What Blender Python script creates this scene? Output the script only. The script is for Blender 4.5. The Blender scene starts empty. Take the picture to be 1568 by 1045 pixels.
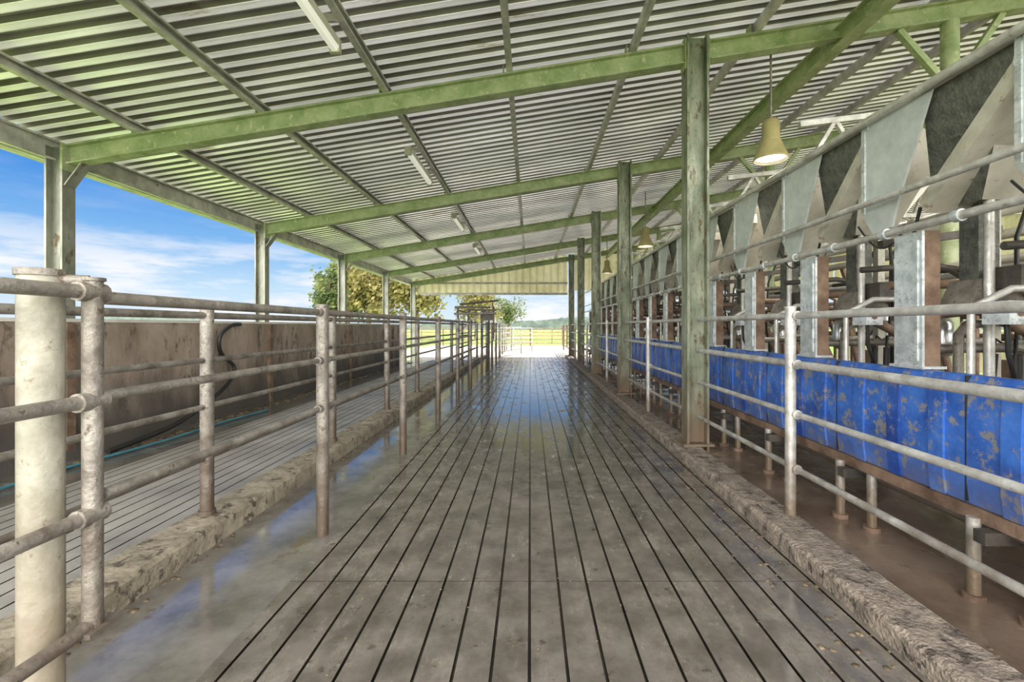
import bpy, math, random
from mathutils import Vector, Matrix
random.seed(7)
scene=bpy.context.scene
try:
    scene.view_settings.view_transform='Standard'
    scene.view_settings.look='None'
except Exception as e: print(e)

# ------------------------------------------------------------------ materials
def M(name,c1,c2,rough=.6,rough2=None,metal=0.,scale=3.,stretch=(1,1,1),bump=.15,bscale=30.,spot=None,transl=0.,zdirt=None,spec=.5,wetx=None,xtint=None):
    m=bpy.data.materials.new(name); m.use_nodes=True
    nt=m.node_tree; N=nt.nodes; L=nt.links
    bs=N['Principled BSDF']; out=N['Material Output']
    tc=N.new('ShaderNodeTexCoord'); mp=N.new('ShaderNodeMapping'); mp.inputs['Scale'].default_value=stretch
    L.new(tc.outputs['Object'],mp.inputs['Vector'])
    n=N.new('ShaderNodeTexNoise'); n.inputs['Scale'].default_value=scale; n.inputs['Detail'].default_value=8; n.inputs['Roughness'].default_value=.65
    L.new(mp.outputs[0],n.inputs['Vector'])
    r=N.new('ShaderNodeValToRGB'); r.color_ramp.elements[0].position=.36; r.color_ramp.elements[1].position=.64
    r.color_ramp.elements[0].color=(*c1,1); r.color_ramp.elements[1].color=(*c2,1)
    L.new(n.outputs['Fac'],r.inputs[0]); col=r.outputs[0]
    if spot:
        sc,th,ss=spot
        n2=N.new('ShaderNodeTexNoise'); n2.inputs['Scale'].default_value=ss; n2.inputs['Detail'].default_value=10; n2.inputs['Roughness'].default_value=.75
        L.new(mp.outputs[0],n2.inputs['Vector'])
        rr=N.new('ShaderNodeValToRGB'); rr.color_ramp.elements[0].position=th; rr.color_ramp.elements[1].position=th+.06
        L.new(n2.outputs['Fac'],rr.inputs[0])
        mx=N.new('ShaderNodeMix'); mx.data_type='RGBA'
        L.new(rr.outputs[0],mx.inputs['Factor']); L.new(col,mx.inputs['A']); mx.inputs['B'].default_value=(*sc,1)
        col=mx.outputs['Result']
    if xtint:
        sx=N.new('ShaderNodeSeparateXYZ'); L.new(tc.outputs['Object'],sx.inputs[0])
        mr=N.new('ShaderNodeMapRange'); mr.inputs['From Min'].default_value=xtint[1]; mr.inputs['From Max'].default_value=xtint[2]
        mr.inputs['To Min'].default_value=1; mr.inputs['To Max'].default_value=0; L.new(sx.outputs['X'],mr.inputs['Value'])
        mx=N.new('ShaderNodeMix'); mx.data_type='RGBA'; mx.blend_type='MULTIPLY'
        L.new(mr.outputs[0],mx.inputs['Factor']); L.new(col,mx.inputs['A']); mx.inputs['B'].default_value=(*xtint[0],1)
        col=mx.outputs['Result']
    if zdirt:
        dc,z0,z1=zdirt
        sx=N.new('ShaderNodeSeparateXYZ'); L.new(tc.outputs['Object'],sx.inputs[0])
        ad=N.new('ShaderNodeMath'); ad.operation='MULTIPLY_ADD'; ad.inputs[1].default_value=(z1-z0)*1.2; 
        L.new(n.outputs['Fac'],ad.inputs[0]); L.new(sx.outputs['Z'],ad.inputs[2])
        mr=N.new('ShaderNodeMapRange'); mr.inputs['From Min'].default_value=z0+(z1-z0)*.6; mr.inputs['From Max'].default_value=z1+(z1-z0)*.6
        mr.inputs['To Min'].default_value=1; mr.inputs['To Max'].default_value=0
        L.new(ad.outputs[0],mr.inputs['Value'])
        mx=N.new('ShaderNodeMix'); mx.data_type='RGBA'
        L.new(mr.outputs[0],mx.inputs['Factor']); L.new(col,mx.inputs['A']); mx.inputs['B'].default_value=(*dc,1)
        col=mx.outputs['Result']
    bs.inputs['Metallic'].default_value=metal
    mk=None
    if wetx:
        # wetness: patchy film of water, denser along the trodden centre of the lane
        (x0,hw,th,rd,rw)=wetx
        sx=N.new('ShaderNodeSeparateXYZ'); L.new(tc.outputs['Object'],sx.inputs[0])
        a=N.new('ShaderNodeMath'); a.operation='SUBTRACT'; L.new(sx.outputs['X'],a.inputs[0]); a.inputs[1].default_value=x0
        a2=N.new('ShaderNodeMath'); a2.operation='ABSOLUTE'; L.new(a.outputs[0],a2.inputs[0])
        a3=N.new('ShaderNodeMapRange'); a3.inputs['From Min'].default_value=0; a3.inputs['From Max'].default_value=hw; a3.inputs['To Min'].default_value=.10; a3.inputs['To Max'].default_value=-.05; L.new(a2.outputs[0],a3.inputs['Value'])
        n3=N.new('ShaderNodeTexNoise'); n3.inputs['Scale'].default_value=4.2; n3.inputs['Detail'].default_value=9; n3.inputs['Roughness'].default_value=.72
        m3=N.new('ShaderNodeMapping'); m3.inputs['Scale'].default_value=(1.3,.7,1); L.new(tc.outputs['Object'],m3.inputs[0]); L.new(m3.outputs[0],n3.inputs['Vector'])
        a4=N.new('ShaderNodeMath'); a4.operation='ADD'; L.new(a3.outputs[0],a4.inputs[0]); L.new(n3.outputs['Fac'],a4.inputs[1])
        mk=N.new('ShaderNodeMapRange'); mk.inputs['From Min'].default_value=th-.05; mk.inputs['From Max'].default_value=th+.09; L.new(a4.outputs[0],mk.inputs['Value'])
        mr=N.new('ShaderNodeMapRange'); mr.inputs['To Min'].default_value=rd; mr.inputs['To Max'].default_value=rw; L.new(mk.outputs[0],mr.inputs['Value'])
        L.new(mr.outputs[0],bs.inputs['Roughness'])
        mx=N.new('ShaderNodeMix'); mx.data_type='RGBA'; mx.blend_type='MULTIPLY'; L.new(mk.outputs[0],mx.inputs['Factor']); L.new(col,mx.inputs['A']); mx.inputs['B'].default_value=(.74,.74,.76,1)
        col=mx.outputs['Result']
    elif rough2 is not None:
        n3=N.new('ShaderNodeTexNoise'); n3.inputs['Scale'].default_value=scale*1.3; n3.inputs['Detail'].default_value=6
        L.new(mp.outputs[0],n3.inputs['Vector'])
        mr=N.new('ShaderNodeMapRange'); mr.inputs['From Min'].default_value=.4; mr.inputs['From Max'].default_value=.6
        mr.inputs['To Min'].default_value=rough; mr.inputs['To Max'].default_value=rough2
        L.new(n3.outputs['Fac'],mr.inputs['Value']); L.new(mr.outputs[0],bs.inputs['Roughness'])
    else: bs.inputs['Roughness'].default_value=rough
    L.new(col,bs.inputs['Base Color'])
    bs.inputs['Specular IOR Level'].default_value=spec
    if bump>0:
        n4=N.new('ShaderNodeTexNoise'); n4.inputs['Scale'].default_value=bscale; n4.inputs['Detail'].default_value=6
        L.new(tc.outputs['Object'],n4.inputs['Vector'])
        bp=N.new('ShaderNodeBump'); bp.inputs['Strength'].default_value=bump; bp.inputs['Distance'].default_value=.02
        if mk:
            mb=N.new('ShaderNodeMapRange'); mb.inputs['To Min'].default_value=bump; mb.inputs['To Max'].default_value=bump*.10; L.new(mk.outputs[0],mb.inputs['Value']); L.new(mb.outputs[0],bp.inputs['Strength'])
        L.new(n4.outputs['Fac'],bp.inputs['Height']); L.new(bp.outputs[0],bs.inputs['Normal'])
    if transl>0:
        t=N.new('ShaderNodeBsdfTranslucent'); L.new(col,t.inputs['Color'])
        ms=N.new('ShaderNodeMixShader'); ms.inputs[0].default_value=transl
        L.new(bs.outputs[0],ms.inputs[1]); L.new(t.outputs[0],ms.inputs[2]); L.new(ms.outputs[0],out.inputs['Surface'])
    return m
def E(name,c,s):
    m=bpy.data.materials.new(name); m.use_nodes=True; bs=m.node_tree.nodes['Principled BSDF']
    bs.inputs['Base Color'].default_value=(*c,1); bs.inputs['Emission Color'].default_value=(*c,1); bs.inputs['Emission Strength'].default_value=s
    return m

m_conc=M('grooved_concrete',(.12,.103,.085),(.235,.208,.175),scale=4.5,bump=.16,bscale=45,spot=((.075,.06,.047),.59,8),wetx=(.0,1.7,.48,.34,.09),spec=1.0)
m_groove=M('groove_dirt',(.012,.010,.008),(.04,.034,.028),rough=.18,bump=0)
m_wet=M('wet_concrete',(.11,.10,.09),(.24,.22,.20),rough=.04,rough2=.18,scale=2.6,bump=.04,bscale=14,spot=((.14,.105,.07),.58,3),spec=1.0)
m_race=M('race_concrete',(.25,.235,.21),(.42,.395,.36),rough=.3,rough2=.6,scale=1.5,bump=.2)
m_curb=M('curb_concrete',(.19,.16,.115),(.38,.33,.25),rough=.8,scale=7,bump=.6,bscale=25,spot=((.085,.068,.05),.54,10))
m_curbr=M('curb_aggregate',(.18,.145,.115),(.38,.315,.255),rough=.8,scale=11,bump=1,bscale=50,spot=((.075,.06,.048),.53,15))
m_brown=M('manure_stained_concrete',(.13,.09,.065),(.27,.20,.155),rough=.06,rough2=.4,scale=1.6,bump=.1,spec=.8)
m_wall=M('weathered_concrete_wall',(.24,.18,.14),(.41,.33,.275),rough=.8,scale=2.6,stretch=(1,1,.4),bump=.6,bscale=12,zdirt=((.085,.073,.064),.25,.9),spot=((.12,.095,.075),.54,5))
m_walltop=M('wall_cap',(.6,.58,.52),(.8,.78,.72),rough=.8)
m_yard=M('yard_concrete',(.48,.43,.34),(.62,.57,.46),rough=.85,scale=.6,bump=.2)
m_grass=M('field_grass',(.14,.24,.05),(.27,.33,.10),rough=1,scale=.12,bump=.4,bscale=3,spec=.1)
m_green=M('green_painted_steel',(.25,.32,.15),(.44,.49,.29),rough=.5,rough2=.75,scale=5,bump=.12,spot=((.57,.54,.40),.56,12))
m_colg=M('column_green_galv',(.13,.16,.10),(.34,.36,.27),rough=.4,rough2=.65,metal=.25,scale=8,stretch=(1,1,.35),bump=.15,spot=((.12,.08,.045),.54,13),zdirt=((.19,.13,.085),.1,.9))
m_post=M('eave_post_galv',(.19,.20,.16),(.38,.38,.32),rough=.5,metal=.25,scale=5,stretch=(1,1,.4),bump=.15,spot=((.14,.10,.06),.56,9))
m_purlin=M('purlin_galv',(.38,.37,.35),(.68,.66,.60),rough=.5,metal=.2,scale=5,bump=.1,spot=((.28,.20,.12),.62,6))
TG=((.93,1.0,.76),-5.5,-1.5)  # green bounce light from the grass, painted into the roof colour towards the left
m_roof=M('corrugated_roof_iron',(.62,.61,.57),(.95,.94,.90),rough=.30,metal=.5,scale=1.3,stretch=(.35,1.5,1),bump=0,transl=.12,spot=((.48,.41,.33),.59,1.8),xtint=TG)
m_roofd=M('corrugated_roof_iron_shaded_ribs',(.13,.12,.10),(.30,.285,.255),rough=.42,metal=.4,scale=1.3,stretch=(.35,1.5,1),bump=0,transl=.03,spot=((.14,.11,.08),.59,1.8),xtint=((1.0,1.08,.8),-5.5,-1.5))  # darker copy of the roof iron: rib shade and green bounce put into colour
m_clad=M('cream_cladding',(.50,.46,.27),(.68,.63,.41),rough=.6,scale=1.5,bump=.1,transl=.25)
m_pipe=M('dirty_galv_pipe',(.15,.13,.11),(.37,.34,.30),rough=.40,rough2=.65,metal=.35,scale=9,bump=.3,bscale=50,spot=((.12,.09,.065),.56,18),zdirt=((.12,.09,.065),.15,.9))
m_pipel=M('weathered_galv_pipe',(.40,.38,.35),(.68,.67,.64),rough=.30,rough2=.55,metal=.4,scale=8,bump=.2,bscale=50,spot=((.27,.20,.14),.59,18),zdirt=((.2,.15,.1),.1,.6))
m_bigpost=M('cream_dirty_post',(.24,.225,.175),(.42,.40,.33),rough=.45,scale=7,bump=.25,spot=((.20,.16,.11),.58,28),zdirt=((.24,.19,.13),.1,.9))
m_galv=M('galvanised_sheet',(.46,.50,.52),(.80,.84,.85),rough=.3,rough2=.5,metal=.45,scale=9,bump=.04,spot=((.42,.45,.46),.53,22))
m_plate=M('hopper_plate',(.44,.475,.47),(.62,.66,.65),rough=.35,rough2=.5,metal=.3,scale=5,bump=.05)
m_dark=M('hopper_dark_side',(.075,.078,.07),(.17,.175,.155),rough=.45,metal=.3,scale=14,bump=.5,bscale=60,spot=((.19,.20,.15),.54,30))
m_cream=M('hopper_cream',(.38,.36,.29),(.57,.54,.46),rough=.5,scale=4,bump=.1,spot=((.27,.21,.14),.58,14))
m_rust=M('rusty_steel',(.12,.075,.05),(.30,.20,.14),rough=.7,metal=.2,scale=6,bump=.3)
m_drk=M('dark_steel',(.05,.045,.04),(.14,.12,.10),rough=.6,metal=.3,scale=6,bump=.2)
m_blue=M('blue_poly_panel',(.02,.085,.38),(.06,.19,.62),rough=.32,rough2=.5,scale=5,bump=.25,bscale=14,spot=((.24,.235,.235),.53,12),zdirt=((.14,.14,.18),.25,.68))
m_bluel=M('blue_poly_rib',(.015,.05,.26),(.04,.12,.44),rough=.4,scale=5,bump=.1,spot=((.22,.20,.19),.53,10))
m_black=M('black_rubber',(.012,.012,.012),(.03,.03,.03),rough=.5,bump=0)
m_hose=M('blue_hose',(.04,.17,.24),(.07,.26,.34),rough=.4,bump=0)
m_white=M('white_enamel',(.62,.60,.52),(.78,.76,.68),rough=.4,bump=.02)
m_tube=E('fluoro_tube',(1,.98,.9),.35)
m_bulb=E('lamp_glass',(1,.93,.75),2)
m_pend=M('yellowed_lamp_shade',(.26,.22,.09),(.44,.38,.18),rough=.45,bump=.05)
m_bark=M('tree_bark',(.10,.07,.045),(.22,.17,.12),rough=.9)
m_leafa=M('olive_leaves',(.06,.10,.03),(.20,.23,.08),rough=.8,scale=1.2,bump=0,transl=.35)
m_leafb=M('yellowing_leaves',(.17,.16,.05),(.38,.33,.12),rough=.8,scale=1.2,bump=0,transl=.35)
m_far=M('far_tree_green',(.05,.07,.06),(.10,.13,.10),rough=1,scale=.3,bump=0)
m_muck=M('muck',(.06,.045,.03),(.20,.15,.09),rough=.5,scale=8,bump=.4)
m_steel=M('stainless',(.55,.55,.55),(.75,.75,.75),rough=.25,metal=.8,scale=3,bump=0)

# ------------------------------------------------------------------ mesh builder
class B:
    def __init__(s): s.v=[];s.f=[];s.m=[];s.sm=[];s.mats=[]
    def mi(s,mat):
        if mat not in s.mats: s.mats.append(mat)
        return s.mats.index(mat)
    def add(s,vs,fs,mat,smooth=False):
        o=len(s.v); k=s.mi(mat); s.v+=[tuple(p) for p in vs]
        for f in fs: s.f.append([o+i for i in f]); s.m.append(k); s.sm.append(smooth)
    def box(s,x0,x1,y0,y1,z0,z1,mat):
        vs=[(x0,y0,z0),(x1,y0,z0),(x1,y1,z0),(x0,y1,z0),(x0,y0,z1),(x1,y0,z1),(x1,y1,z1),(x0,y1,z1)]
        s.add(vs,[(0,3,2,1),(4,5,6,7),(0,1,5,4),(1,2,6,5),(2,3,7,6),(3,0,4,7)],mat)
    def extr(s,poly,vec,mat,caps=True):
        n=len(poly); vec=Vector(vec); a=[Vector(p) for p in poly]; vs=a+[p+vec for p in a]
        fs=[(i,(i+1)%n,n+(i+1)%n,n+i) for i in range(n)]
        if caps: fs+=[tuple(range(n-1,-1,-1)),tuple(range(n,2*n))]
        s.add(vs,fs,mat)
    def bar(s,p0,p1,w,h,mat,up=(0,0,1)):
        p0=Vector(p0);p1=Vector(p1);d=(p1-p0).normalized();up=Vector(up)
        if abs(d.dot(up))>.95: up=Vector((1,0,0))
        r=d.cross(up).normalized();u=r.cross(d)
        s.extr([p0+r*a*w/2+u*b*h/2 for a,b in((-1,-1),(1,-1),(1,1),(-1,1))],p1-p0,mat)
    def ibeam(s,p0,p1,up,depth,width,mat,tf=.014,tw=.01):
        p0=Vector(p0);p1=Vector(p1);d=(p1-p0).normalized();up=Vector(up)
        r=d.cross(up).normalized();u=r.cross(d)
        def bx(ax,bx_,ay,by): s.extr([p0+r*x+u*y for x,y in((ax,ay),(bx_,ay),(bx_,by),(ax,by))],p1-p0,mat)
        a=width/2;b=depth/2
        bx(-a,a,b-tf,b); bx(-a,a,-b,-b+tf); bx(-tw/2,tw/2,-b+tf,b-tf)
    def cchan(s,p0,p1,up,depth,width,mat,t=.008,flip=1):
        p0=Vector(p0);p1=Vector(p1);d=(p1-p0).normalized();up=Vector(up)
        r=d.cross(up).normalized()*flip;u=r.cross(d)*flip
        b=depth/2;a=width
        pr=[(0,-b),(a,-b),(a,-b+.02),(a-t,-b+.02),(a-t,-b+t),(t,-b+t),(t,b-t),(a-t,b-t),(a-t,b-.02),(a,b-.02),(a,b),(0,b)]
        s.extr([p0+r*x+u*y for x,y in pr],p1-p0,mat)
    def tube(s,pts,r,mat,n=12,r2=None):
        pts=[Vector(p) for p in pts]; vs=[];fs=[]; prev=None
        for i,p in enumerate(pts):
            if i==0:d=pts[1]-p
            elif i==len(pts)-1:d=p-pts[i-1]
            else:d=(pts[i+1]-p).normalized()+(p-pts[i-1]).normalized()
            d.normalize()
            if prev is None:
                a=Vector((0,0,1)) if abs(d.z)<.9 else Vector((1,0,0))
                x=d.cross(a).normalized()
            else: x=(prev-d*prev.dot(d)).normalized()
            prev=x;y=d.cross(x)
            rr=r if r2 is None else r+(r2-r)*i/(len(pts)-1)
            for k in range(n):
                t=2*math.pi*k/n; vs.append(p+x*math.cos(t)*rr+y*math.sin(t)*rr)
        for i in range(len(pts)-1):
            for k in range(n): fs.append((i*n+k,i*n+(k+1)%n,(i+1)*n+(k+1)%n,(i+1)*n+k))
        s.add(vs,fs,mat,True)
        L=(len(pts)-1)*n
        s.add(vs[:n],[tuple(range(n-1,-1,-1))],mat); s.add(vs[L:],[tuple(range(n))],mat)
    def lathe(s,c,prof,mat,n=24):
        vs=[];fs=[]
        for r,z in prof:
            for k in range(n):
                t=2*math.pi*k/n; vs.append((c[0]+r*math.cos(t),c[1]+r*math.sin(t),c[2]+z))
        for i in range(len(prof)-1):
            for k in range(n): fs.append((i*n+k,i*n+(k+1)%n,(i+1)*n+(k+1)%n,(i+1)*n+k))
        s.add(vs,fs,mat,True)
    def obj(s,name,loc=None):
        me=bpy.data.meshes.new(name); me.from_pydata(s.v,[],s.f); 
        for m in s.mats: me.materials.append(m)
        me.polygons.foreach_set('material_index',s.m); me.polygons.foreach_set('use_smooth',s.sm); me.update()
        o=bpy.data.objects.new(name,me); scene.collection.objects.link(o)
        if loc: o.location=loc
        return o

Y0=-2.0; YE=19.45
BAYS=[4.85,8.5,12.15,15.8,19.45]
XL=-4.93; XR=1.75
def zb(x): return 3.15+.163*(x-XL)       # rafter centre line
def zr(x): return zb(x)+.240             # roof sheet
SL=.163

# ------------------------------------------------------------------ ground & floors
b=B(); b.box(-300,300,-60,500,-.35,-.12,m_grass); b.obj('ground_grass_field')
b=B()
pitch=.149; gw=.013; gd=.014
X=-1.27; prof=[(X,0)]
while X<1.5-pitch*.5:
    g=X+pitch*.5
    prof+=[(g-gw/2,0),(g-gw*.3,-gd),(g+gw*.3,-gd),(g+gw/2,0)]
    X+=pitch
prof.append((1.52,0))
joints=[Y0,-.4,2.42,5.3,8.2,11.1,14.0,16.9,20]
for ja,jb in zip(joints[:-1],joints[1:]):
    jb-=.003
    for i in range(len(prof)-1):
        (xa,za),(xb,zb_)=prof[i],prof[i+1]
        mm=m_conc if (za==0 and zb_==0) else m_groove
        b.add([(xa,ja,za),(xb,ja,zb_),(xb,jb,zb_),(xa,jb,za)],[(0,1,2,3)],mm)
b.box(-1.27,1.52,Y0,20,-.12,-.02,m_groove)
b.obj('floor')
b=B(); b.box(-1.96,-1.272,Y0,20,-.12,-.004,m_wet); b.obj('floor_wet_strip')
def rough_slab(b,x0,x1,y0,y1,z0,z1,mat,step=.09,j=.008):
    n=int((y1-y0)/step)
    bev=.02
    pr=[(x0,z0),(x0,z1-bev),(x0+bev,z1),((x0+x1)/2,z1),(x1-bev,z1),(x1,z1-bev),(x1,z0)]
    vs=[]
    for i in range(n+1):
        y=y0+(y1-y0)*i/n
        for k,(x,z) in enumerate(pr):
            vs.append((x+(random.uniform(-j,j)),y,z+(random.uniform(-j,j)*.7 if k not in(0,6) else 0)))
    m=len(pr); fs=[(i*m+k,i*m+k+1,(i+1)*m+k+1,(i+1)*m+k) for i in range(n) for k in range(m-1)]
    b.add([(v[0],v[1],v[2]) for v in vs],[tuple(reversed(f)) for f in fs],mat,False)
    b.add(vs[:m],[tuple(range(m))],mat); b.add(vs[-m:],[tuple(range(m-1,-1,-1))],mat)
b=B(); rough_slab(b,-2.22,-1.95,Y0,19.9,-.1,.13,m_curb,j=.005); b.obj('curb_left')
b=B(); rough_slab(b,1.52,1.78,Y0,19.9,-.1,.10,m_curbr,j=.006); b.obj('curb_right')
b=B(); X=-3.85; prof=[(X,0)]
while X<-2.3:
    g=X+.06; prof+=[(g-.006,0),(g-.003,-.01),(g+.003,-.01),(g+.006,0)]; X+=.12
prof.append((-2.22,0))
prof=[p for p in prof if p[0]<=-2.22]
for i in range(len(prof)-1):
    (xa,za),(xb,zb_)=prof[i],prof[i+1]
    b.add([(xa,Y0,za+.03),(xb,Y0,zb_+.03),(xb,20,zb_+.03),(xa,20,za+.03)],[(0,1,2,3)],m_race if za==0 and zb_==0 else m_groove)
b.box(-3.85,-2.25,Y0,20,-.12,.015,m_groove)
b.obj('race_floor')
b=B(); b.box(-4.75,-3.85,Y0,20,-.12,.0,m_wet); b.obj('gutter_floor')
b=B(); b.box(1.77,2.42,Y0,20,-.12,-.01,m_brown); b.box(2.42,13,Y0,20,-.12,-.03,m_brown); b.obj('milking_area_floor')
b=B(); b.box(-7,9,20.0,32.5,-.12,-.005,m_yard)
for yy in (23,26,29): b.box(-7,9,yy,yy+.03,-.01,-.003,m_groove)
b.obj('yard_slab')

# ------------------------------------------------------------------ left wall
b=B()
n=100; 
ys=[Y0+(17-Y0)*i/n for i in range(n+1)]
pr=[(-4.62,-.1),(-4.66,.0),(-4.70,.18),(-4.72,.5),(-4.72,.9),(-4.72,1.36),(-4.74,1.40),(-4.88,1.40),(-4.88,-.1)]
vs=[]
for y in ys:
    for k,(x,z) in enumerate(pr):
        j=.012 if 0<k<6 else 0
        vs.append((x+random.uniform(-j,j)+ (0.03*math.sin(y*3)+.02*math.sin(y*7.3) if k in(0,1) else 0),y,z))
m=len(pr)
b.add(vs,[(i*m+k,(i+1)*m+k,(i+1)*m+k+1,i*m+k+1) for i in range(n) for k in range(m-1)],m_wall,True)
b.add(vs[-m:],[tuple(range(m))],m_wall)
b.add(vs[:m],[tuple(range(m-1,-1,-1))],m_wall)
b.box(-4.885,-4.73,Y0,17,1.395,1.43,m_walltop)
for y in (2.4,4.6,8.2,11.9,15.6):
    b.box(-4.735,-4.66,y,y+.09,0,1.38,m_rust)
b.obj('wall_left')

# ------------------------------------------------------------------ roof
def corr(name,x0,x1,zf,y0,y1,pitch,amp,nx=6):
    b=B(); n=int((y1-y0)/pitch)
    # profile: broad pan, web, crest, web
    pf=[(0,-1),(.40,-1),(.46,-.8),(.56,.8),(.62,1),(.82,1),(.88,.8),(.97,-.8)]
    rows=[(y0+(i+t)*pitch,a*amp) for i in range(n) for t,a in pf]+[(y0+n*pitch,-amp)]
    m=nx+1; vs=[]
    for y,w in rows:
        for k in range(m):
            x=x0+(x1-x0)*k/nx; vs.append((x,y,zf(x)+w))
    f1=[];f2=[]
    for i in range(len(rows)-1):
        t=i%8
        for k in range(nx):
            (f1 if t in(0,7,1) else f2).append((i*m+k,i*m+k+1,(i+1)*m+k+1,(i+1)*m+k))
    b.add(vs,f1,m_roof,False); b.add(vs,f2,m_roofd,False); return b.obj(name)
RX=8.2
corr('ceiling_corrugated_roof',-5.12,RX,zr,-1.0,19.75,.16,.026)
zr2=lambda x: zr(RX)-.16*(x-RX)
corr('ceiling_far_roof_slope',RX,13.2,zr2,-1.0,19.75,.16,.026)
for px in (-4.15,-2.85,-1.55,-.25,1.05,2.35,4.3,5.3,6.6,7.9):
    b=B(); z=zb(px)+.152
    b.cchan((px,-1,z),(px,19.7,z),(0,0,1),.10,.06,m_purlin)
    b.obj('roof_purlin')
b=B(); b.ibeam((3.28,-1,4.40),(3.28,19.7,4.40),(0,0,1),.2,.14,m_green); b.obj('roof_girder')
for y in BAYS+[1.2]:
    b=B(); u=Vector((-SL,0,1)).normalized()
    x0=XL+.05
    b.ibeam((x0,y,zb(x0)),(XR-.13,y,zb(XR-.13)),u,.2,.12,m_green)
    b.ibeam((XR+.13,y,zb(XR+.13)),(RX,y,zb(RX)),u,.2,.12,m_green)
    b.ibeam((RX,y,zb(RX)),(13,y,zr2(13)-.22),Vector((.16,0,1)).normalized(),.2,.12,m_green)
    b.box(XL+.02,XL+.045,y-.08,y+.08,zb(XL)-.16,zb(XL)+.12,m_green)
    for px in (-4.15,-2.85,-1.55,-.25,1.05,2.35):
        b.box(px-.04,px-.03,y-.05,y+.05,zb(px)+.105,zb(px)+.19,m_green)
    b.obj('roof_rafter')
for y in BAYS:
    b=B()
    b.ibeam((XR,y,.0),(XR,y,zr(XR)-.07),(1,0,0),.23,.18,m_colg,tf=.024)
    b.box(XR-.16,XR+.16,y-.12,y+.12,.101,.125,m_colg)
    for sx_ in (-1,1):
        b.box(XR+sx_*.123-.006,XR+sx_*.123+.006,y-.075,y+.075,zb(XR)-.19,zb(XR)+.13,m_green)
    b.obj('steel_column')
    b=B()
    b.ibeam((XL-.06,y,-.1),(XL-.06,y,zb(XL)+.1),(1,0,0),.19,.14,m_post,tf=.022)
    b.bar((XL+.04,y,zb(XL)-.32),(XL+.22,y,zb(XL)-.08),.012,.12,m_post,up=(0,1,0))
    b.obj('eave_post')
    b=B()
    b.tube([(4.45,y,-.03),(4.45,y,zb(4.45)-.1)],.08,m_green,16)
    b.bar((4.40,y,zb(4.4)-.75),(3.9,y,zb(3.9)-.1),.06,.06,m_green)
    b.bar((4.50,y,zb(4.4)-.75),(5.0,y,zb(5.0)-.1),.06,.06,m_green)
    b.obj('pipe_column')
b=B()
b.cchan((-5.08,-1,3.22),(-5.08,19.7,3.22),(0,0,1),.22,.05,m_purlin)
g=[(-5.14,3.12),(-5.28,3.12),(-5.28,3.36),(-5.27,3.36),(-5.27,3.13),(-5.15,3.13),(-5.15,3.26),(-5.14,3.26)]
b.extr([(x,-1,z) for x,z in g],(0,20.7,0),m_purlin)
b.obj('eave_beam_gutter')

def ribwall(name,pA,pB,zlo,zhi,pitch,amp,mat,fn_y):
    b=B(); n=int((pB-pA)/pitch*4); vs=[]
    for i in range(n+1):
        t=pA+(pB-pA)*i/n; off=(0,amp,amp,0)[i%4]
        vs.append(fn_y(t,off,zlo)); vs.append(fn_y(t,off,zhi(t)))
    b.add(vs,[(2*i,2*i+2,2*i+3,2*i+1) for i in range(n)],mat); return b.obj(name)
ribwall('wall_gable_end',-4.85,1.60,2.74,lambda x:zr(x)-.03,.3,.04,m_clad,lambda t,o,z:(t,19.62+o,z))
ribwall('wall_gable_end_right',1.90,13,2.9,lambda x:(zr(x) if x<RX else zr2(x))-.03,.3,.04,m_clad,lambda t,o,z:(t,19.62+o,z))
b=B(); b.cchan((-4.7,19.58,2.74),(1.6,19.58,2.74),(0,0,1),.1,.05,m_purlin); b.cchan((-4.7,19.58,3.2),(1.6,19.58,3.2),(0,0,1),.08,.05,m_purlin); b.obj('gable_girt')
ribwall('wall_right',-1,19.6,2.45,lambda y:zr2(13)-.03,.25,.04,m_clad,lambda t,o,z:(13+o,t,z))
ribwall('wall_right_low',-1,19.6,0,lambda y:1.2,.25,.04,m_clad,lambda t,o,z:(13+o,t,z))

# ------------------------------------------------------------------ fences
def post(b,x,y,z0,z1,r,mat,cap=True):
    b.tube([(x,y,z0),(x,y,z1)],r,mat,16)
    if cap: b.tube([(x,y,z1),(x,y,z1+.012)],r*1.12,mat,16)
b=B()
for y in [2.97,4.85,6.7,8.5,10.3,14.2,16.1,18.0,19.9,22,24,26]: post(b,-1.35,y,-.02,1.48,.038,m_pipe)
for z,r in ((1.44,.021),(1.13,.017),(.82,.018)):
    b.tube([(-1.35,1.45,z),(-1.35,11.2,z)],r,m_pipe,12)
    b.tube([(-1.35,13.8,z),(-1.35,26,z)],r,m_pipe,12)
for y in [2.97,4.85,6.7,8.5,10.3]:
    for z in (1.44,1.13,.82):
        b.tube([(-1.35,y-.07,z),(-1.35,y-.03,z)],.026,m_pipe,12)
        b.tube([(-1.35,y+.03,z),(-1.35,y+.07,z)],.026,m_pipe,12)
b.obj('lane_rail_fence')
b=B()
for y in [-.4,1.15,2.97,4.85,6.7,8.5,10.3,12.2,14.1,16,18,20,22]:
    post(b,-2.1,y,.1,1.46,.040,m_pipe)
    b.tube([(-2.1,y,.12),(-2.1,y,.16)],.05,m_pipe,12)
for z,r in ((1.42,.022),(1.13,.018),(.83,.018),(.5,.018)):
    b.tube([(-2.1,-1,z),(-2.1,22,z)],r,m_pipe,12)
b.obj('race_rail_fence')
b=B()
post(b,-1.455,1.36,-.02,1.50,.052,m_bigpost,False)
b.tube([(-1.455,1.36,1.50),(-1.455,1.36,1.52)],.058,m_pipe,20)
b.tube([(-1.41,1.37,1.49),(-1.35,1.40,1.49)],.016,m_pipe)
b.obj('gate_hinge_post')
b=B()
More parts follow.
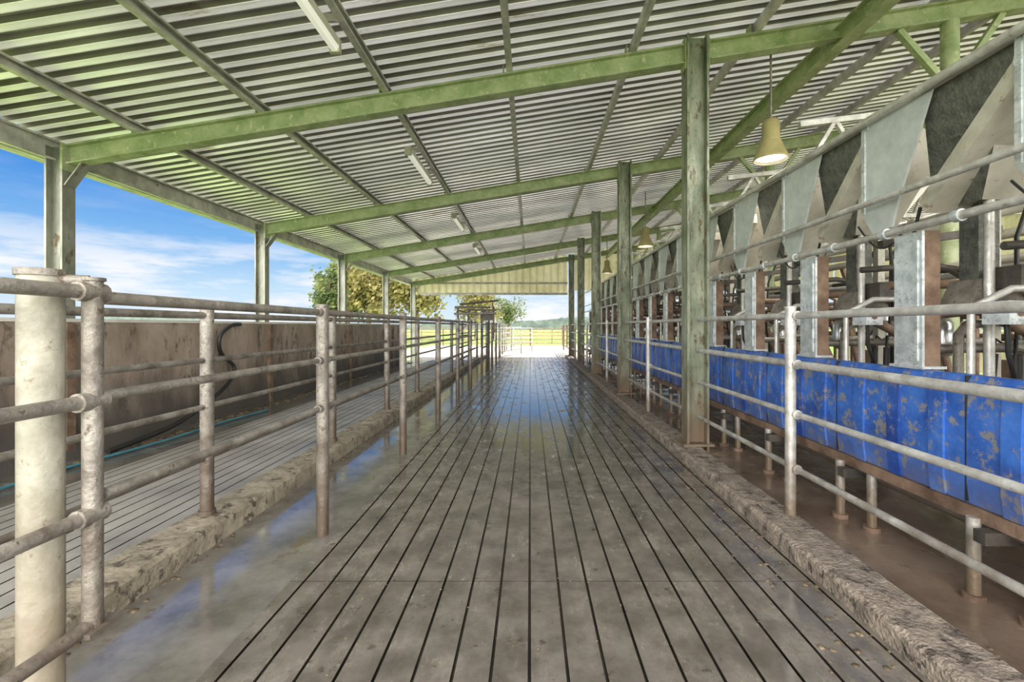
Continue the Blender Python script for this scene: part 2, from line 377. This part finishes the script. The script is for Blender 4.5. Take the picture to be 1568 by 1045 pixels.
b.tube([(-1.35,1.41,.40),(-1.35,1.41,1.49)],.026,m_pipe,14); b.tube([(-1.35,1.41,1.49),(-1.35,1.41,1.50)],.032,m_pipe,14)
for z in (1.455,1.12,.77):
    b.tube([(-1.35,1.40,z),(-1.35,-1.6,z)],.021,m_pipe,12)
    b.tube([(-1.35,1.445,z),(-1.35,1.36,z)],.029,m_pipe,12)
b.tube([(-1.35,1.44,.44),(-1.35,1.36,.43),(-1.35,-1.6,.43)],.021,m_pipe,12)
b.box(-1.39,-1.31,1.36,1.47,.415,.43,m_pipe)
b.obj('pipe_gate')
b=B()
for y in [1.0,3.04,6.7,10.3,13.95,17.6]:
    post(b,XR-.02,y,.09,1.47,.034,m_pipel)
    for z in (1.42,1.10,.77,.41):
        b.tube([(XR,y-.05,z),(XR,y+.05,z)],.031,m_pipel,12)
for z,r in ((1.42,.022),(1.10,.025),(.77,.02),(.41,.02)):
    b.tube([(XR-.0,-1,z),(XR,4.75,z)],r,m_pipel,12)
    for a,c in zip(BAYS[:-1],BAYS[1:]): b.tube([(XR,a+.1,z),(XR,c-.1,z)],r,m_pipel,12)
b.obj('lane_rail_fence_bail_side')

# drafting gate frame
b=B()
for y in (11.5,13.5):
    for x in (-1.82,-1.22):
        b.bar((x,y,0),(x,y,1.85),.05,.05,m_drk)
    b.bar((-1.9,y,1.83),(-1.0,y,1.83),.04,.05,m_drk)
for x in (-1.82,-1.22):
    for z in (1.75,1.4,1.1,.8,.5): b.bar((x,11.5,z),(x,13.5,z),.035,.035,m_drk)
b.box(-1.25,-.95,11.45,11.75,1.5,1.72,m_drk)
b.tube([(-1.75,11.4,1.90),(-.8,11.5,2.0)],.025,m_drk)
b.tube([(-1.9,11.4,1.66),(-.85,11.4,1.68)],.025,m_pipe)
b.bar((-1.8,11.4,1.2),(-1.2,11.4,1.7),.03,.04,m_pipe)
b.tube([(-.95,11.45,1.95),(-.9,11.45,1.2)],.02,m_rust)
b.tube([(-1.0,12.5,1.9),(-1.0,12.5,1.0)],.02,m_rust)
b.obj('drafting_gate')

def gate(b,p0,p1,z0,z1,nr,mat,r=.022):
    p0=Vector((*p0,0));p1=Vector((*p1,0))
    for t in (0,.5,1):
        p=p0.lerp(p1,t); b.tube([(p.x,p.y,z0 if t==.5 else 0),(p.x,p.y,z1)],r*1.2,mat,8)
    for i in range(nr):
        z=z0+(z1-z0)*i/(nr-1); b.tube([(p0.x,p0.y,z),(p1.x,p1.y,z)],r,mat,8)
b=B(); gate(b,(-1.3,19.7),(-.45,22.5),.25,1.3,5,m_pipel); b.obj('yard_gate')
b=B(); gate(b,(-1.9,24.5),(.1,24.8),.25,1.25,5,m_pipel); b.obj('yard_gate')
b=B(); 
for a in range(-9,9,3): gate(b,(a,31.5),(a+3,31.5),.2,1.2,5,m_rust,.03)
b.obj('yard_boundary_fence')
b=B(); gate(b,(1.8,20),(1.9,26),.3,1.4,5,m_rust,.03); gate(b,(1.9,26),(2.2,31.3),.3,1.4,5,m_rust,.03); b.obj('yard_side_fence')

# ------------------------------------------------------------------ bail / milking side
XB=2.25; P=.98
K=range(-2,16)
b=B()
for k in K:
    y0=1.35+k*P+.0; y1=y0+P
    if y1<-1.5: continue
    pr=[(XB+.05,.50),(XB-.015,.45),(XB-.03,.56),(XB-.03,.85),(XB-.02,1.07),(XB+.0,1.10),(XB+.06,1.10)]
    b.extr([(x,y0+.003,z) for x,z in pr],(0,P-.006,0),m_blue)
    for t in (.12,.42,.72):
        b.extr([(x-.014,y0+P*t,z) for x,z in pr[1:5]]+[(XB+.02,y0+P*t,1.0),(XB+.02,y0+P*t,.5)],(0,.09,0),m_bluel if t==.42 else m_blue)
    b.box(XB-.032,XB+.05,y0-.003,y0+.003,.46,1.10,m_black)
b.obj('blue_kerb_panels')
b=B()
b.box(XB-.03,XB+.1,Y0,19,.38,.445,m_rust)
b.extr([(XB-.03,Y0,.38),(XB+.25,Y0,.22),(XB+.5,Y0,.22),(XB+.5,Y0,.38)],(0,21,0),m_pipel)
b.box(XB+.07,4.3,Y0,19,.5,.86,m_brown)
for k in K:
    y=2.28+k*P*1.0
    if y<-1: continue
    for dx,dy in ((-.06,.0),(.0,-.22)):
        b.tube([(XB+.02+dx,y+dy,-.02),(XB+.02+dx,y+dy,.40)],.03,m_pipel,10)
        b.tube([(XB+.02+dx,y+dy,-.02),(XB+.02+dx,y+dy,.02)],.05,m_rust,10)
    b.box(XB-.1,XB+.3,y-.12,y-.06,.31,.37,m_drk)
b.obj('milking_platform')
b=B()
b.tube([(XB-.03,-1,2.70),(XB-.03,19,2.70)],.026,m_pipel,12)
b.tube([(XB+.10,-1,2.76),(XB+.10,19,2.76)],.035,m_cream,12)
b.obj('hopper_top_rail')
b=B(); b.tube([(XB-.08,-1,2.14),(XB-.08,19,2.14)],.02,m_pipel,12); b.obj('bail_mid_rail')
b=B(); b.tube([(XB-.03,-1,1.925),(XB-.03,19,1.925)],.024,m_pipel,12)
for k in range(-2,34): 
    y=.9+k*.49; b.tube([(XB-.03,y-.02,1.925),(XB-.03,y+.02,1.925)],.033,m_galv,12)
b.obj('milk_wash_pipe')
def hopper():
    b=B()
    b.extr([(XB,0,2.69),(XB,-.54,2.68),(XB,-.31,2.14),(XB,-.255,1.97),(XB,-.10,1.95),(XB,0,2.10)],(.012,0,0),m_plate)
    b.box(XB-.006,XB,-.03,-.0,2.1,2.68,m_galv)
    b.box(XB-.01,XB+.02,-.06,-.04,2.66,2.74,m_galv)
    T=[(XB+.03,-.44,2.69),(XB+.03,-.96,2.69),(XB+.65,-.96,2.69),(XB+.65,-.44,2.69)]
    Q=[(XB+.24,-.28,2.05),(XB+.24,-.58,2.05),(XB+.52,-.58,2.05),(XB+.52,-.28,2.05)]
    vs=T+Q
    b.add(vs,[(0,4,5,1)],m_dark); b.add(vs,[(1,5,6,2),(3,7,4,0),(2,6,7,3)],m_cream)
    b.extr([(XB+.02,-.95,2.60),(XB+.02,-.97,2.50),(XB+.08,-.40,2.02),(XB+.08,-.36,2.10)],(.25,0,0),m_cream)
    b.bar((XB+.03,-.96,2.71),(XB+.03,-.44,2.71),.03,.03,m_cream)
    b.box(XB+.32,XB+.44,-.48,-.36,1.62,2.06,m_dark)
    b.extr([(XB+.30,-.52,1.62),(XB+.46,-.52,1.62),(XB+.58,-.52,1.45),(XB+.22,-.52,1.45)],(0,.2,0),m_pipe)
    b.tube([(XB-.04,-.02+t*-.30,2.02-.16*math.sin(t*2.2)-.03*t) for t in [i/8 for i in range(9)]],.006,m_black,6)
    return b.obj('feed_hopper')
h0=hopper(); h0.location=(0,3.10-2*P,0)
for k in range(-1,15):
    o=bpy.data.objects.new('feed_hopper',h0.data); scene.collection.objects.link(o); o.location=(0,3.10+k*P,0)
def upright():
    b=B()
    b.box(XB-.005,XB+.01,-.10,.10,1.10,1.90,m_galv)
    b.box(XB+.01,XB+.10,-.10,-.088,1.10,1.90,m_rust)
    b.box(XB+.01,XB+.10,.088,.10,1.10,1.90,m_rust)
    b.box(XB-.012,XB-.005,-.075,-.055,1.15,1.85,m_galv)
    b.box(XB-.02,XB+.12,-.12,.12,1.105,1.12,m_galv)
    b.tube([(XB+.3,-.18,.86),(XB+.3,-.18,2.05)],.024,m_pipel,10)
    b.tube([(XB+.14,-.24,.86),(XB+.14,-.24,1.45),(XB+.3,-.30,1.55),(XB+.5,-.34,1.55)],.02,m_pipel,10)
    b.tube([(XB+.15,.1,1.42),(XB+.4,-.02,1.45),(XB+.62,-.12,1.30),(XB+.75,-.2,.9)],.035,m_rust,12)
    b.tube([(XB+.15,.22,1.2),(XB+.6,.05,1.22),(XB+1.2,-.3,1.24),(XB+1.35,-.36,1.1),(XB+1.35,-.36,.86)],.028,m_pipe,12)
    b.tube([(XB+.12,.30,1.62),(XB+.5,.20,1.62),(XB+.9,-.1,1.5),(XB+1.0,-.2,.86)],.028,m_rust,12)
    b.box(XB+.16,XB+.28,-.42,-.28,1.36,1.48,m_galv)
    b.tube([(XB+.22,-.425,1.42),(XB+.22,-.42,1.42)],.02,m_rust,10)
    b.tube([(XB+.22,-.35,1.36),(XB+.22,-.36,1.2),(XB+.32,-.30,1.05),(XB+.4,-.2,1.0)],.012,m_black,8)
    b.tube([(XB+.5,-.2,2.0),(XB+.45,-.3,1.7),(XB+.6,-.1,1.45),(XB+.9,0,1.3)],.012,m_black,8)
    b.tube([(XB+.2,.15,2.1),(XB+.18,.22,1.8),(XB+.3,.3,1.5),(XB+.35,.32,1.2)],.010,m_black,8)
    b.lathe((XB+.45,.28,1.15),[(0,0),(.05,.01),(.06,.05),(.06,.22),(.03,.26),(0,.27)],m_steel,12)
    b.bar((XB+.1,.35,1.9),(XB+.9,.35,2.0),.05,.05,m_drk)
    b.bar((XB+.8,.3,.86),(XB+.8,.3,2.6),.06,.06,m_cream)
    b.bar((XB+.8,.3,2.1),(XB+1.3,.3,2.7),.04,.04,m_cream)
    cx,cy=XB+.7,.05
    b.lathe((cx,cy,1.18),[(0,0),(.04,.01),(.05,.04),(.04,.08),(0,.09)],m_steel,12)
    for a in range(4):
        q=a*math.pi/2+.7; dx,dy=math.cos(q),math.sin(q)
        b.tube([(cx+dx*.04,cy+dy*.04,1.22),(cx+dx*.09,cy+dy*.09,1.27),(cx+dx*.10,cy+dy*.10,1.18)],.010,m_black,6)
        b.tube([(cx+dx*.10,cy+dy*.10,1.18),(cx+dx*.11,cy+dy*.11,1.02)],.022,m_black,8)
    b.tube([(cx,cy,1.27),(cx,cy,1.5),(cx+.05,cy+.05,1.9),(cx+.2,cy+.1,2.2)],.012,m_black,8)
    b.tube([(XB+.1,-.45,1.75),(XB+.55,-.50,1.78),(XB+.95,-.55,1.7)],.022,m_drk,8)
    b.tube([(XB+.25,-.05,.86),(XB+.25,-.05,1.3),(XB+.35,.0,1.36),(XB+.9,.2,1.38)],.025,m_pipe,8)
    b.box(XB+.35,XB+.60,-.30,-.12,1.56,1.68,m_drk)
    b.tube([(XB+.47,-.12,1.62),(XB+.5,.1,1.60),(XB+.52,.3,1.72),(XB+.5,.45,1.72)],.016,m_drk,8)
    return b.obj('bail_upright')
u0=upright(); u0.location=(0,2.72-2*P,0)
for k in range(-1,16):
    o=bpy.data.objects.new('bail_upright',u0.data); scene.collection.objects.link(o); o.location=(0,2.72+k*P,0)
b=B()
for x,z,r,m in ((3.3,2.25,.03,m_pipel),(3.3,1.75,.035,m_steel),(3.6,1.5,.03,m_rust),(3.6,1.2,.03,m_rust),(3.9,1.9,.04,m_cream),(4.9,2.3,.05,m_cream),(5.0,2.0,.05,m_steel),(5.0,1.6,.03,m_pipel),(5.2,2.6,.04,m_white),(6.4,1.5,.05,m_rust),(6.4,1.2,.05,m_rust),(7.5,1.9,.05,m_pipel),(7.5,1.6,.04,m_rust),(9.2,1.4,.04,m_pipel),(9.2,1.1,.04,m_rust)):
    b.tube([(x,-1,z),(x,19,z)],r,m,10)
for i in range(28):
    y=-.5+i*.7
    b.tube([(3.6,y,.86),(3.6,y,1.55)],.025,m_rust,8)
    b.tube([(6.4,y+.3,0),(6.4,y+.3,1.9),(6.0,y+.3,2.1)],.03,m_rust,8)
    b.tube([(7.5,y+.1,0),(7.5,y+.6,1.9)],.03,m_pipel,8)
    b.bar((4.9,y,2.3),(5.4,y+.2,1.2),.05,.05,m_rust)
    b.tube([(5.6,y,1.9),(5.6,y+.1,1.5),(5.5,y+.2,1.2)],.015,m_black,6)
b.obj('milking_pipework')
for y in BAYS[:-1]+[6.7,10.3,14]:
    b=B()
    b.bar((3.0,y+.25,2.95),(8.0,y+.25,3.1),.06,.06,m_pipel)
    b.bar((3.0,y+.25,3.6),(8.0,y+.25,4.2),.06,.06,m_pipel)
    for i in range(6):
        x=2.98+i*.84
        b.bar((x,y+.25,2.95+.03*i),(x+.42,y+.25,3.65+.1*i),.04,.04,m_pipel)
        b.bar((x+.42,y+.25,3.65+.1*i),(x+.84,y+.25,2.98+.03*i),.04,.04,m_pipel)
    b.bar((8,y+.25,0),(8,y+.25,4.9),.1,.1,m_cream)
    b.obj('cross_truss')
for k in range(6):
    b=B(); y=5.2+k*2.4
    b.lathe((5.9,y,.95),[(0,0),(.2,.02),(.24,.15),(.24,.65),(.2,.78),(.05,.84),(0,.84)],m_steel)
    b.box(5.65,6.15,y-.3,y+.3,0,.95,m_brown)
    b.obj('milk_receiver_tank')

# ------------------------------------------------------------------ light fixtures
for y in (-.9,2.55,6.2,9.85,13.5):
    b=B(); x=-1.66; z=zb(-1.6)+.0
    b.box(x-.04,x+.04,y,y+1.35,z+.03,z+.10,m_white)
    b.extr([(x-.04,y+.03,z+.03),(x-.02,y+.03,z-.01),(x+.02,y+.03,z-.01),(x+.04,y+.03,z+.03)],(0,1.29,0),m_tube)
    b.box(x-.045,x+.045,y-.01,y+.03,z-.015,z+.1,m_cream); b.box(x-.045,x+.045,y+1.32,y+1.36,z-.015,z+.1,m_cream)
    for yy in (y+.2,y+1.1): b.box(x-.01,x+.12,yy,yy+.03,z+.1,z+.16,m_purlin)
    b.obj('fluorescent_batten')
for y in (4.98,10.4,15.6):
    b=B(); x=2.62; zt=3.16
    b.lathe((x,y,zt),[(.175,0),(.18,.01),(.172,.03),(.13,.14),(.10,.20),(.095,.22)],m_pend)
    b.lathe((x,y,zt),[(.17,.002),(.12,.13),(.09,.2)],m_white)
    b.lathe((x,y,zt),[(.09,.2),(.10,.22),(.09,.23),(.09,.40),(.07,.44),(0,.45)],m_pend)
    b.lathe((x,y,zt),[(0,.03),(.15,.03)],m_bulb)
    b.tube([(x,y,zt+.43),(x,y,zb(x)+.05)],.012,m_pipe)
    b.obj('high_bay_pendant_lamp')
    l=bpy.data.lights.new('lamp','AREA'); l.shape='DISK'; l.size=.3; l.energy=30; l.color=(1,.93,.8)
    lo=bpy.data.objects.new('pendant_light',l); lo.location=(x,y,zt-.01); scene.collection.objects.link(lo)

# ------------------------------------------------------------------ hoses, muck
b=B()
b.tube([(-4.25+.06*math.sin(y*1.1)+.04*math.sin(y*2.7),y,.025) for y in [i*.25 for i in range(2,30)]],.014,m_hose,8)
b.obj('blue_water_hose')
b=B()
pts=[(-4.60,7.25,1.38),(-4.58,7.0,1.36),(-4.58,6.75,1.2),(-4.6,6.8,.95),(-4.6,7.1,.72),(-4.55,6.9,.5),(-4.5,6.4,.3),(-4.4,5.6,.12),(-4.35,4.6,.05)]
sm=[]
for i in range(len(pts)-1):
    p0=Vector(pts[max(i-1,0)]);p1=Vector(pts[i]);p2=Vector(pts[i+1]);p3=Vector(pts[min(i+2,len(pts)-1)])
    for t in [j/6 for j in range(6)]:
        sm.append(.5*((2*p1)+(p2-p0)*t+(2*p0-5*p1+4*p2-p3)*t*t+(3*p1-p0-3*p2+p3)*t**3))
b.tube(sm,.028,m_black,8); b.obj('black_drain_hose')
b=B()
def clod(x,y,z,r):
    vs=[];n=6
    for i in range(4):
        ph=math.pi*i/3*.5
        for k in range(n):
            t=2*math.pi*k/n; q=r*random.uniform(.7,1.25)
            vs.append((x+q*math.cos(ph)*math.cos(t),y+q*math.cos(ph)*math.sin(t),z+q*.5*math.sin(ph)))
    b.add(vs,[(i*n+k,i*n+(k+1)%n,(i+1)*n+(k+1)%n,(i+1)*n+k) for i in range(3) for k in range(n)],m_muck,True)
for i in range(700):
    y=random.uniform(.8,16); x=1.49-abs(random.gauss(0,.14)); clod(x,y,0,random.choice((.004,.006,.008,.014)))
for i in range(500): clod(random.uniform(-1.2,1.45),random.uniform(.8,6),0,random.uniform(.002,.007))
for i in range(300): clod(-4.5+abs(random.gauss(0,.06)),random.uniform(1,17),.0,random.uniform(.02,.05))
for i in range(200): clod(-1.93+abs(random.gauss(0,.03)),random.uniform(1,12),-.004,random.uniform(.004,.02))
for i in range(120): clod(1.87+abs(random.gauss(0,.05)),random.uniform(1,12),-.01,random.uniform(.006,.02))
b.obj('muck_clods')

# ------------------------------------------------------------------ trees
def tree(name,x,y,h,w,leaf,nl,seed,lz=.25):
    random.seed(seed); b=B(); tips=[]
    b.tube([(x,y,-.15),(x+.1,y,h*.25),(x+.05,y,h*.5)],.22*h/6,m_bark,8,r2=.12*h/6)
    for i in range(20):
        a=random.uniform(0,6.28); z0=h*random.uniform(.2,.5); e=(x+math.cos(a)*w*random.uniform(.15,.5),y+math.sin(a)*w*.4,h*random.uniform(.45,.97))
        mid=(x+(e[0]-x)*.4,y+(e[1]-y)*.4,z0+(e[2]-z0)*.6)
        b.tube([(x,y,z0),mid,e],.07*h/6,m_bark,6,r2=.015); tips+=[e,mid]
        for q in range(2):
            e2=(e[0]+random.uniform(-.12,.12)*w,e[1]+random.uniform(-.12,.12)*w,e[2]+random.uniform(-.25,.08)*h); b.tube([mid,e2],.02,m_bark,5,r2=.008); tips.append(e2)
    vs=[];fs=[]
    for i in range(nl):
        t=random.choice(tips); s=.15*h/6*random.uniform(.7,1.5)
        p=Vector((random.gauss(t[0],w*.07),random.gauss(t[1],w*.07),random.gauss(t[2],h*.06)))
        if p.z<h*lz: continue
        a=Vector((random.gauss(0,1),random.gauss(0,1),random.gauss(0,1))).normalized(); c=a.orthogonal().normalized(); d=a.cross(c)
        o=len(vs); vs+=[p+c*s,p+d*s*.6,p-c*s,p-d*s*.6]; fs.append((o,o+1,o+2,o+3))
    b.add(vs,fs,leaf); return b.obj(name)
tree('olive_tree',-16.6,37,6.0,3.0,m_leafa,3600,1)
tree('gum_tree',-16.0,45,8.6,6.0,m_leafb,5200,2)
tree('gum_tree',-11.5,46,8.0,6,m_leafb,4200,3)
tree('gum_tree',-20.0,50,6.4,5,m_leafa,3500,4)
tree('gum_tree',-6.2,52,6.2,5,m_leafb,3200,5)
tree('gum_tree',-2.9,60,5.0,4,m_leafa,2000,6)
random.seed(11)
b=B(); vs=[];fs=[]
n=400
for i in range(n+1):
    x=-260+i*1.5; h=2.6+1.6*random.random()+1.2*math.sin(x*.07)
    if x<-45: h=1.2+1.2*random.random()
    vs+=[(x,190,-.2),(x,190+random.uniform(0,2),h*.7),(x,192,h)]
for i in range(n):
    for k in (0,1): fs.append((3*i+k,3*i+3+k,3*i+4+k,3*i+1+k))
b.add(vs,fs,m_far,True); b.obj('distant_tree_line')
b=B(); vs=[];fs=[]
for i in range(61):
    x=-400+i*14; vs+=[(x,420,-.3),(x,430,6+4*math.sin(x*.012)+2*math.sin(x*.03))]
for i in range(60): fs.append((2*i,2*i+2,2*i+3,2*i+1))
b.add(vs,fs,m_far,True); b.obj('distant_hill')

# ------------------------------------------------------------------ sun + sky
s=bpy.data.lights.new('sun','SUN'); s.energy=8.0; s.angle=.01; s.color=(1,.96,.88)
so=bpy.data.objects.new('sun',s); scene.collection.objects.link(so)
d=Vector((.35,.50,.79)).normalized(); so.rotation_euler=d.to_track_quat('Z','Y').to_euler(); so.location=(0,0,30)
w=bpy.data.worlds.new('sky'); scene.world=w; w.use_nodes=True; nt=w.node_tree; N=nt.nodes; L=nt.links
bg=N['Background']
tc=N.new('ShaderNodeTexCoord'); sx=N.new('ShaderNodeSeparateXYZ'); L.new(tc.outputs['Generated'],sx.inputs[0])
gr=N.new('ShaderNodeValToRGB'); e=gr.color_ramp.elements
e[0].position=0; e[0].color=(.80,.91,1.0,1); e[1].position=.55; e[1].color=(.035,.17,.62,1)
q=gr.color_ramp.elements.new(.07); q.color=(.58,.79,.98,1); q=gr.color_ramp.elements.new(.14); q.color=(.26,.54,.92,1); q=gr.color_ramp.elements.new(.24); q.color=(.08,.31,.80,1)
L.new(sx.outputs['Z'],gr.inputs[0])
mp=N.new('ShaderNodeMapping'); mp.inputs['Scale'].default_value=(3.2,3.2,17); mp.inputs['Location'].default_value=(.9,1.3,.2); L.new(tc.outputs['Generated'],mp.inputs[0])
ns=N.new('ShaderNodeTexNoise'); ns.inputs['Scale'].default_value=1.7; ns.inputs['Detail'].default_value=9; ns.inputs['Roughness'].default_value=.58; L.new(mp.outputs[0],ns.inputs['Vector'])
cr=N.new('ShaderNodeValToRGB'); cr.color_ramp.elements[0].position=.44; cr.color_ramp.elements[1].position=.60; L.new(ns.outputs['Fac'],cr.inputs[0])
mk=N.new('ShaderNodeMapRange'); mk.inputs['From Min'].default_value=.09; mk.inputs['From Max'].default_value=.18; mk.inputs['To Min'].default_value=.95; mk.inputs['To Max'].default_value=.08; L.new(sx.outputs['Z'],mk.inputs['Value'])
mu=N.new('ShaderNodeMath'); mu.operation='MULTIPLY'; L.new(cr.outputs[0],mu.inputs[0]); L.new(mk.outputs[0],mu.inputs[1])
mx=N.new('ShaderNodeMix'); mx.data_type='RGBA'; L.new(mu.outputs[0],mx.inputs['Factor']); L.new(gr.outputs[0],mx.inputs['A']); mx.inputs['B'].default_value=(1.0,1.0,1.02,1)
mr=N.new('ShaderNodeMapRange'); mr.inputs['From Min'].default_value=.0; mr.inputs['From Max'].default_value=-.6; mr.inputs['To Min'].default_value=0; mr.inputs['To Max'].default_value=1; L.new(sx.outputs['Y'],mr.inputs['Value'])
mx2=N.new('ShaderNodeMix'); mx2.data_type='RGBA'; L.new(mr.outputs[0],mx2.inputs['Factor']); L.new(mx.outputs['Result'],mx2.inputs['A']); mx2.inputs['B'].default_value=(8.2,8.0,7.7,1)  # added fill: unseen sky behind the camera boosted to light the shed
L.new(mx2.outputs['Result'],bg.inputs['Color']); bg.inputs['Strength'].default_value=1.0

# ------------------------------------------------------------------ camera
c=bpy.data.cameras.new('camera'); co=bpy.data.objects.new('camera',c); scene.collection.objects.link(co); scene.camera=co
co.location=(0,0,1.35); co.rotation_euler=(math.pi/2,0,0)
c.sensor_width=36; c.lens=700/1568*36; c.shift_x=-28/1568; c.shift_y=-22.5/1568; c.clip_end=1000; c.clip_start=.05
